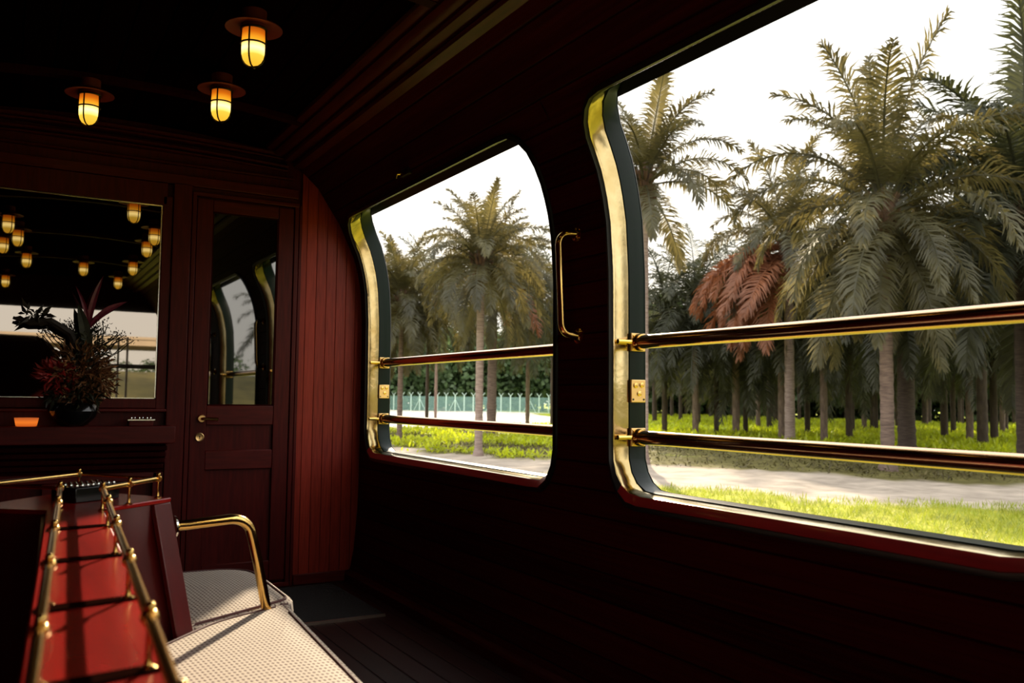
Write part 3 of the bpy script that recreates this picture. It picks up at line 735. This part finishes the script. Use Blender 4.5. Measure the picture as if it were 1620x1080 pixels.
ca = me.color_attributes.new('soil', 'FLOAT_COLOR', 'POINT')
ca.data.foreach_set('color', [c for k in cols for c in (*k, 1)])
gm = bpy.data.materials.new('land'); gm.use_nodes = True; n = gm.node_tree.nodes; l = gm.node_tree.links; b = n['Principled BSDF']; b.inputs['Roughness'].default_value = 1; b.inputs['Specular IOR Level'].default_value = .1
at = n.new('ShaderNodeAttribute'); at.attribute_name = 'soil'; ns = n.new('ShaderNodeTexNoise'); ns.inputs['Scale'].default_value = 1.4; ns.inputs['Detail'].default_value = 8
tc_ = n.new('ShaderNodeTexCoord'); l.new(tc_.outputs['Object'], ns.inputs['Vector'])
mr_ = n.new('ShaderNodeMapRange'); mr_.inputs['From Min'].default_value = .3; mr_.inputs['From Max'].default_value = .7; mr_.inputs['To Min'].default_value = .65; mr_.inputs['To Max'].default_value = 1.1; l.new(ns.outputs['Fac'], mr_.inputs['Value'])
vm = n.new('ShaderNodeVectorMath'); vm.operation = 'SCALE'; l.new(at.outputs['Color'], vm.inputs[0]); l.new(mr_.outputs[0], vm.inputs['Scale']); l.new(vm.outputs[0], b.inputs['Base Color'])
me.materials.append(gm); go = bpy.data.objects.new('ground', me); C.objects.link(go); struct(go)

def tufts(name, n, test, size, m, label, cat, spread=1.0, blades=5, upr=1.0):
    mb = MB(); k = 0; tries = 0
    while k < n and tries < n*30:
        tries += 1; p = test()
        if p is None: continue
        k += 1; x, y = p
        for _ in range(blades):
            a = random.uniform(0, 2*PI); t = Vector((math.cos(a)*spread*random.random(), math.sin(a)*spread*random.random(), upr*random.uniform(.5, 1))).normalized()
            s = t.cross(Vector((0, 0, 1)))
            s = (s if s.length > .01 else Vector((1, 0, 0))).normalized(); L = size*random.uniform(.5, 1.2); o_ = Vector((x+random.gauss(0, size*.7), y+random.gauss(0, size*.7), GZ-.04))
            h0 = random.uniform(0, 1)*size*.7 if upr < .9 else 0; o_.z += h0
            w = s*L*(.16 if upr < .9 else .05)
            mb.add([o_-w*.4, o_+t*L*.5-w, o_+t*L, o_+t*L*.5+w], [(0, 3, 2, 1)])
    return tag(mb.build(name, m, smooth=0), label, cat, kind='stuff')
def azok(x, y, lo=20, hi=63):
    a = math.degrees(math.atan2(x, y)); return lo < a < hi
def tg():
    x = random.uniform(5, 21); y = random.uniform(2.5, 34)
    return (x, y) if azok(x, y) and zone(x, y) == 0 else None
tufts('grass', 5200, tg, .20, m_grass, 'bright yellow green grass strip beside the track below the windows', 'grass', 1.2, 6, .95)
def tl():
    x = random.uniform(26, 85); y = random.uniform(12, 95)
    return (x, y) if azok(x, y, 30) and zone(x, y) == 3 and math.sin(x*.8)+math.sin(y*.6+x*.2)+random.uniform(-1.6, 1.6) > -1.2 else None
tufts('undergrowth', 10000, tl, .42, m_lush, 'bright lime undergrowth covering the ground between the palm trunks', 'undergrowth', 1.6, 7, .7)
def tm():
    x = random.uniform(16, 38); y = random.uniform(12, 60)
    return (x, y) if azok(x, y, 22) and zone(x, y) in (2, 5) else None
tufts('leaf_litter', 4200, tm, .22, m_litter, 'dry brown fronds and leaf litter around the feet of the front palms', 'leaf litter', 1.8, 5, .4)
def tm2():
    x = random.uniform(15, 34); y = random.uniform(26, 60)
    return (x, y) if azok(x, y, 20, 36) and zone(x, y) in (2, 5) and math.sin(x*.9)+math.sin(y*.5) > -.2 else None
tufts('weeds', 1300, tm2, .34, m_lush, 'low lime weeds between the palms seen through the far window', 'weeds', 1.5, 6, .6)

# ------------------------------------------------------------------ oil palms
def frond_mesh(name, e0, droop, Lf, n, m, seed, wide=1.0):
    """feather frond along +x: arching midrib with two ranks of drooping leaflets"""
    rnd = random.Random(seed); mb = MB(); pts = []; N = 14; p = Vector((0, 0, 0)); side_wob = rnd.uniform(-.12, .12)
    for i in range(N+1):
        t = i/N; pts.append(p.copy()); e = R(max(e0-droop*(t**1.25), -88)); az = side_wob*t*2
        p = p+Vector((math.cos(e)*math.cos(az), math.cos(e)*math.sin(az), math.sin(e)))*(Lf/N)
    mb.tube(pts, [.045*(1-.85*i/N)+.006 for i in range(N+1)], 4)
    for i in range(n):
        t = .14+.86*(i+.5)/n; k = t*N; a_ = min(int(k), N-1); base = pts[a_].lerp(pts[a_+1], k-a_); tan = (pts[a_+1]-pts[a_]).normalized()
        side = Vector((0, 0, 1)).cross(tan); side = side.normalized() if side.length > .05 else Vector((0, 1, 0)); upv = tan.cross(side).normalized()
        for s in (-1, 1):
            L = Lf*.19*wide*(math.sin(PI*min(1, t*.86+.10))**.6)*rnd.uniform(.75, 1.15)
            fw = .25+.85*t**1.5; d = (side*s*math.cos(fw)+tan*math.sin(fw)+upv*rnd.uniform(-.35, .55)).normalized()
            g = Vector((0, 0, -1)); p1 = base+d*L*.5; d2 = (d+g*rnd.uniform(.35, .9)).normalized(); p2 = p1+d2*L*.55
            w = (tan-d*tan.dot(d)).normalized()*.030*Lf/4.5
            mb.add([base-w*.5, base+w*.5, p1+w, p1-w, p2], [(0, 1, 2, 3), (3, 2, 4)])
    return mb.mesh(name, m, smooth=0)
SPEC = [(86, 40), (72, 70), (58, 95), (42, 105), (22, 100), (0, 85), (-25, 60), (-50, 36)]
FR = {}
for kind, mm in (('live', m_frond), ('dark', m_frondB), ('dead', m_dead)):
    for i, (e, d) in enumerate(SPEC):
        for v in range(2):
            if kind == 'dead' and i < 4: continue
            FR[kind, i, v] = frond_mesh('frond', e+random.uniform(-6, 6), d+random.uniform(-10, 10), 4.5, 88, mm, i*10+v, 1.0)
COUNTS = [3, 5, 6, 7, 7, 7, 6, 6]
def trunk_mb(h, dia, taper=.85, seed=0, lean=(0, 0)):
    rnd = random.Random(seed); mb = MB(); n = 18; rings = []; r0 = dia/2
    for i in range(n*2+1):
        t = i/(n*2); r = r0*(1+(.55*(1-t/.06) if t < .06 else 0))*(1-(1-taper)*t)*(1+(.05 if i % 2 else -.02)+rnd.uniform(-.02, .02))
        if t > .93: r *= 1.45
        rings.append([Vector((lean[0]*t*t+math.cos(a)*r*rnd.uniform(.96, 1.04), lean[1]*t*t+math.sin(a)*r*rnd.uniform(.96, 1.04), h*t-.1*(1-t))) for a in [2*PI*k/12 for k in range(12)]])
    mb.loft(rings); return mb
def palm(x, y, h, dia, L, bark, label, group=None, kindf='live', dead=0, seed=0, skirt=1.0, counts=None, lean=(0, 0), deadaz=None, upper=1.0):
    """near palm: trunk, boot of old frond bases, and every frond its own part"""
    rnd = random.Random(seed); rt = thing('oil_palm', (x, y, GZ), label, 'palm tree', group)
    t = bpy.data.objects.new('trunk', trunk_mb(h, dia, seed=seed, lean=lean).mesh('trunk', bark)); C.objects.link(t); t.parent = rt
    bb = MB(); top = Vector((lean[0], lean[1], h))
    for k in range(46):
        a = k*2.399; z = rnd.uniform(-.9, .45); r = dia*.45+.10*(1-abs(z)); u = Vector((math.cos(a), math.sin(a), 0))
        bb.tube([top+u*r*.4+Vector((0, 0, z-.25)), top+u*(r+.10)+Vector((0, 0, z)), top+u*(r+.26)+Vector((0, 0, z+.28))], [.07, .06, .03], 5)
    bb.lathe([(dia*.45, -1.1), (dia*.8, -.5), (dia*.95, 0), (dia*.6, .5), (.05, .8)], top, seg=10)
    b_ = bb.build('frond_bases', m_boot, None); b_.parent = rt
    ai = rnd.uniform(0, 6)
    for i, c in enumerate(counts or COUNTS):
        if i >= 6: c = int(round(c*skirt))
        for k in range(c):
            ai += 2.399
            kd = 'dead' if (i >= 5 and rnd.random() < dead) else kindf
            a = ai+rnd.uniform(-.25, .25)
            if kd == 'dead' and deadaz is not None: a = deadaz+rnd.uniform(-.9, .9)
            o = bpy.data.objects.new('frond', FR[kd, i, rnd.randint(0, 1)]); C.objects.link(o); o.parent = rt
            u = Vector((math.cos(a), math.sin(a), 0)); s = L/4.5*rnd.uniform(.85, 1.12)*(upper if i < 4 else 1)
            o.location = top+u*.18+Vector((0, 0, .35-.1*i)); o.rotation_euler = (rnd.uniform(-.15, .15), 0, a); s *= 1.15 if kd == 'dead' and deadaz else 1; o.scale = (s, s, s)
            if kd == 'dead': o['label'] = 'withered reddish brown frond'
    return rt
RA = math.atan2
palm(19.26, 24.26, 9.9, .34, 4.0, m_barkL, 'tall slender palm with a pale trunk at the left edge of the near window', seed=1, skirt=.4, counts=[2, 4, 5, 5, 5, 3, 2, 1])
palm(26.07, 19.64, 8.9, .46, 5.3, m_bark, 'large palm with drooping fronds and ringed trunk in the middle of the near window', seed=2, counts=[3, 4, 6, 4, 4, 5, 7, 9], upper=1.15)
palm(35.84, 32.9, 10.6, .54, 5.2, m_barkL, 'palm with a pale rough trunk and reddish withered fronds left of the large middle palm', seed=3, dead=.9, deadaz=2.75, skirt=2.0)
palm(33.7, 19.4, 9.6, .52, 6.9, m_barkD, 'big dark palm filling the right edge of the near window', seed=4, skirt=1.5, upper=1.15, kindf='dark')
palm(37.1, 26.9, 8.4, .80, 5.0, m_barkD, 'palm with the thickest dark trunk just right of the large middle palm', seed=5, kindf='dark', skirt=1.4)
palm(16.3, 30.9, 7.7, .32, 3.1, m_barkL, 'palm with a pale slim trunk in the middle of the far window', seed=6, skirt=.7)
palm(25.6, 46.9, 10.0, .58, 5.2, m_bark, 'palm with a thick dark trunk just behind the pale slim one in the far window', seed=7, skirt=1.0, dead=.1)
palm(16.9, 40.4, 7.1, .27, 3.3, m_bark, 'slim palm second from the left in the far window', seed=8, skirt=.8)
palm(16.7, 42.2, 6.9, .23, 3.3, m_bark, 'slimmest palm at the left edge of the far window', seed=9, skirt=.8)

# palms further back: one crown mesh each, three crown shapes shared
def crown_mesh(seed, sk, mm_=0):
    rnd = random.Random(seed); vs_ = []; fs_ = []; ai = 0; off = 0
    me = bpy.data.meshes.new('crown')
    srcs = {}
    for i, c in enumerate([2, 4, 5, 6, 6, 6, 6, 6]):
        if i >= 6: c = int(c*sk)
        for k in range(c):
            ai += 2.399; key = (i, rnd.randint(0, 1))
            if key not in srcs:
                s_ = frond_mesh('x', SPEC[i][0], SPEC[i][1], 4.5, 40, m_frondB, key[0]*7+key[1]+seed*31, 1.1)
                srcs[key] = ([v.co.copy() for v in s_.vertices], [tuple(p.vertices) for p in s_.polygons]); bpy.data.meshes.remove(s_)
            vv, ff = srcs[key]; s = rnd.uniform(.85, 1.12); Mx = Matrix.Translation((0, 0, .3-.1*i)) @ Matrix.Rotation(ai+rnd.uniform(-.2, .2), 4, 'Z') @ Matrix.Scale(s, 4)
            vs_ += [Mx @ v for v in vv]; fs_ += [tuple(q+off for q in f) for f in ff]; off += len(vv)
    me.from_pydata([tuple(v) for v in vs_], [], fs_); me.update(); me.materials.append(m_frondB); return me
CM = [crown_mesh(11, 1.2), crown_mesh(12, 1.5), crown_mesh(13, .8)]
TM = [trunk_mb(1.0, 1.0, seed=s).mesh('trunk', mm) for s, mm in ((1, m_barkD), (2, m_bark))]
def back_palm(x, y, h, dia, L, label, group=None, ci=0, bi=0, rz=0):
    rt = thing('oil_palm', (x, y, GZ), label, 'palm tree', group)
    t = bpy.data.objects.new('trunk', TM[bi]); C.objects.link(t); t.parent = rt; t.scale = (dia, dia, h)
    c = bpy.data.objects.new('crown', CM[ci]); C.objects.link(c); c.parent = rt; c.location = (0, 0, h); c.rotation_euler = (0, 0, rz); s = L/4.5; c.scale = (s, s, s)
BK = [(36.71, 44.1, 8.0, .36, 'dark palm nearest right of the slender pale palm in the near window'),
 (36.9, 41.4, 8.2, .40, 'brown palm second right of the slender pale palm in the near window'),
 (40.3, 43.2, 6.8, .33, 'short thin palm between two brown trunks left of the reddish fronds'),
 (39.6, 40.7, 8.8, .47, 'sturdy brown palm midway between the slender pale palm and the rough pale trunk'),
 (41.7, 42.0, 6.5, .33, 'low thin dark palm touching the right side of the sturdy brown one'),
 (39.3, 36.7, 7.6, .42, 'dark palm close against the left of the rough pale trunk'),
 (46.2, 40.9, 7.6, .38, 'thin dark palm first right of the rough pale trunk'),
 (38.9, 33.3, 8.3, .40, 'straight dark palm second right of the rough pale trunk'),
 (42.3, 34.4, 7.6, .40, 'dark palm third right of the rough pale trunk'),
 (59.2, 46.7, 8.2, .40, 'distant thin palm just left of the large middle palm'),
 (61.3, 47.6, 7.3, .33, 'distant thin palm almost hidden by the large middle palm'),
 (77.3, 53.9, 8.9, .40, 'tiny distant palm first right of the thickest dark trunk'),
 (58.7, 38.8, 7.7, .36, 'thin palm second right of the thickest dark trunk'),
 (48.6, 31.1, 7.8, .42, 'dark palm midway between the thickest trunk and the right edge of the near window'),
 (43.9, 27.4, 9.2, .54, 'sturdy dark palm left of the big palm at the right edge'),
 (65.5, 39.3, 9.0, .40, 'thin distant palm between the two dark palms near the right edge'),
 (25.9, 57.0, 9.6, .26, 'thin distant palm left of the centre of the far window, before the fence'),
 (34.5, 74.0, 11.0, .28, 'very thin distant palm beside the other thin one before the fence'),
 (38.4, 60.1, 10.5, .36, 'palm at the right edge of the far window'),
 (31.5, 52.5, 9.4, .30, 'palm right of the thick dark one in the far window, half hidden by its fronds')]
for i, (x, y, h, d_, lb) in enumerate(BK):
    back_palm(x, y, h, d_, random.uniform(4.6, 5.4), lb, 'palms of the second row' if i < 16 else None, i % 3, i % 2, random.uniform(0, 6))
row = 0
for r_ in range(8):
    X = 52+r_*8.5
    for k in range(16):
        y = 18+k*8.0+(r_ % 2)*4; x = X+random.uniform(-1, 1); yy = y+random.uniform(-1, 1); az = math.degrees(math.atan2(x, yy))
        if not (36 < az < 64): continue
        back_palm(x, yy, random.uniform(6.3, 9.0)+r_*.35, random.uniform(.36, .5), random.uniform(4.6, 5.6), 'dark palm deep in the plantation behind the front rows', 'palms deep in the plantation', random.randint(0, 2), 0, random.uniform(0, 6))

back_palm(52.5, 51.5, 11.4, .40, 5.2, 'tall distant palm whose crown rises just right of the slender pale palm', 'palms of the second row', 2, 1, 1.1)
back_palm(46.5, 21.5, 11.6, .46, 6.0, 'tall palm whose crown rises behind the big palm at the right edge', 'palms of the second row', 0, 0, 2.3)
back_palm(50.0, 30.5, 11.0, .44, 5.6, 'tall palm whose crown rises between the middle palm and the big right one', 'palms of the second row', 1, 0, .4)
# leafy trees on the far edge of the clearing
def tree_mesh(seed):
    rnd = random.Random(seed); mb = MB(); blobs = [(Vector((rnd.gauss(0, 2.2), rnd.gauss(0, 2.2), rnd.uniform(.3, 7.5))), rnd.uniform(1.3, 2.6)) for _ in range(19)]
    for c, r in blobs:
        for _ in range(220):
            d = Vector((rnd.gauss(0, 1), rnd.gauss(0, 1), rnd.gauss(0, 1))).normalized(); p = c+d*r*rnd.uniform(.6, 1.05); a = Vector((rnd.gauss(0, 1), rnd.gauss(0, 1), rnd.gauss(0, 1))).normalized()*.24; b_ = a.cross(d).normalized()*.18
            mb.add([p-a, p-b_, p+a, p+b_], [(0, 1, 2, 3)])
    return mb.mesh('crown', m_forest, smooth=0)
TR = [tree_mesh(s) for s in (1, 2, 3)]
TT = MB().tube([(0, 0, -.2), (.1, 0, 2), (0, .1, 5)], [.35, .25, .12], 8).mesh('trunk', m_barkD)
k = 0
for rowd, cnt in ((0, 26), (1, 26)):
    for i in range(cnt):
        az = 19+(64-19)*i/(cnt-1)+random.uniform(-.5, .5); rad = (165+rowd*22) if az < 36 else (135+rowd*18)
        x, y = rad*math.sin(R(az)), rad*math.cos(R(az))
        rt = thing('broadleaf_tree', (x, y, GZ), 'round leafy tree in the dark belt beyond the plantation', 'tree', 'leafy trees beyond the plantation')
        t = bpy.data.objects.new('trunk', TT); C.objects.link(t); t.parent = rt
        c = bpy.data.objects.new('crown', TR[k % 3]); k += 1; C.objects.link(c); c.parent = rt; s = random.uniform(1.5, 2.1); c.scale = (s*1.1, s*1.1, s); c.rotation_euler = (0, 0, random.uniform(0, 6))

# fence round the pale court
F0, F1 = Vector((52, 150)), Vector((84, 112))
m_mesh_f = bpy.data.materials.new('teal fence netting'); m_mesh_f.use_nodes = True
n = m_mesh_f.node_tree.nodes; l = m_mesh_f.node_tree.links; b = n['Principled BSDF']; b.inputs['Base Color'].default_value = (.42, .72, .64, 1); b.inputs['Alpha'].default_value = .32; b.inputs['Roughness'].default_value = .8
m_post = mat('pale green fence paint', (.62, .80, .70), .6)
fn = thing('boundary_fence', (F0.x, F0.y, GZ), 'teal netting fence with pale forked posts beyond the sandy clearing', 'fence')
nf = 30
mb = MB(); mb.add([(F0.x, F0.y, GZ), (F1.x, F1.y, GZ), (F1.x, F1.y, GZ+2.5), (F0.x, F0.y, GZ+2.5)], [(0, 1, 2, 3)])
mb.build('netting', m_mesh_f, fn)
pm = MB(); dv = (F1-F0).normalized(); dv3 = Vector((dv.x, dv.y, 0))
pm.box((-.07, -.07, 0), (.07, .07, 2.7)); pm.tube([(0, 0, 2.65), Vector((0, 0, 3.15))+dv3*.4], .05, 5); pm.tube([(0, 0, 2.65), Vector((0, 0, 3.15))-dv3*.4], .05, 5)
pmesh = pm.mesh('post', m_post); pm.tube([(0, 0, 2.1), dv3*1.1], .045, 5); pm.tube([(0, 0, 2.1), -dv3*1.1], .045, 5); pmesh2 = pm.mesh('braced_post', m_post)
for i in range(nf+1):
    p = F0.lerp(F1, i/nf); nm = i % 4 == 1
    o = bpy.data.objects.new('braced_post' if nm else 'post', pmesh2 if nm else pmesh); C.objects.link(o); o.parent = fn; o.location = (p.x-F0.x, p.y-F0.y, 0)

# what the mirror shows behind the train: an overpass and scrub beside the line
vd = thing('road_overpass', (0, -62, GZ), 'pale concrete overpass behind the train, seen only in the bar mirror', 'bridge')
bbox(-70, 14, -66, -58, 3.5, 3.95).build('deck', m_conc, vd)
bbox(-70, 14, -58.3, -58, 3.9, 4.15).build('parapet', m_conc, vd)
for x in (-30, 13): bbox(x-1, x+1, -64, -60, -2.3, 3.2).build('pier', m_conc, vd)
for i, (x, y, s) in enumerate([(13, -80, .8), (9, -90, .8), (18, -85, 1.0), (-30, -90, 1), (28, -84, 1)]):
    rt = thing('broadleaf_tree', (x, y, GZ), 'dark leafy tree beyond the overpass, seen only in the bar mirror', 'tree', 'trees mirrored behind the train')
    t = bpy.data.objects.new('trunk', TT); C.objects.link(t); t.parent = rt
    c = bpy.data.objects.new('crown', TR[i % 3]); C.objects.link(c); c.parent = rt; c.scale = (s, s, s*.8)
# grassy bank that climbs behind the train
mb = MB(); bk = [(-60+6*i, -48-1.5*math.sin(i)) for i in range(22)]
mb.loft([[Vector((x, y+18, GZ-.2)) for x, y in bk], [Vector((x, y+8, GZ+1.6)) for x, y in bk], [Vector((x, y, GZ+3.7+.2*math.sin(x))) for x, y in bk], [Vector((x, y-20, GZ+3.9)) for x, y in bk]], cap=False, closed=False)
m_bank = mat('rough grass bank', (.20, .17, .05), .95, noise=(.10, .09, .03), scale=.6)
struct(mb.build('grass_bank', m_bank))
# palms beside the line behind the camera, which the door glass reflects
for i, (x, y) in enumerate([(26, -9), (33, -2), (12.5, -33.5), (27, 6.5), (34, -16), (42, 5), (30, -26), (24, -34)]):
    back_palm(x, y, 6.0 if i == 2 else random.uniform(6.5, 8), .42, 3.2 if i == 2 else 5.2, 'palm beside the track behind the camera, seen only in the door glass', 'palms mirrored in the door glass', i % 3, 1, i*1.3)
for o in bpy.data.objects:
    if '_loc' in o: del o['_loc']
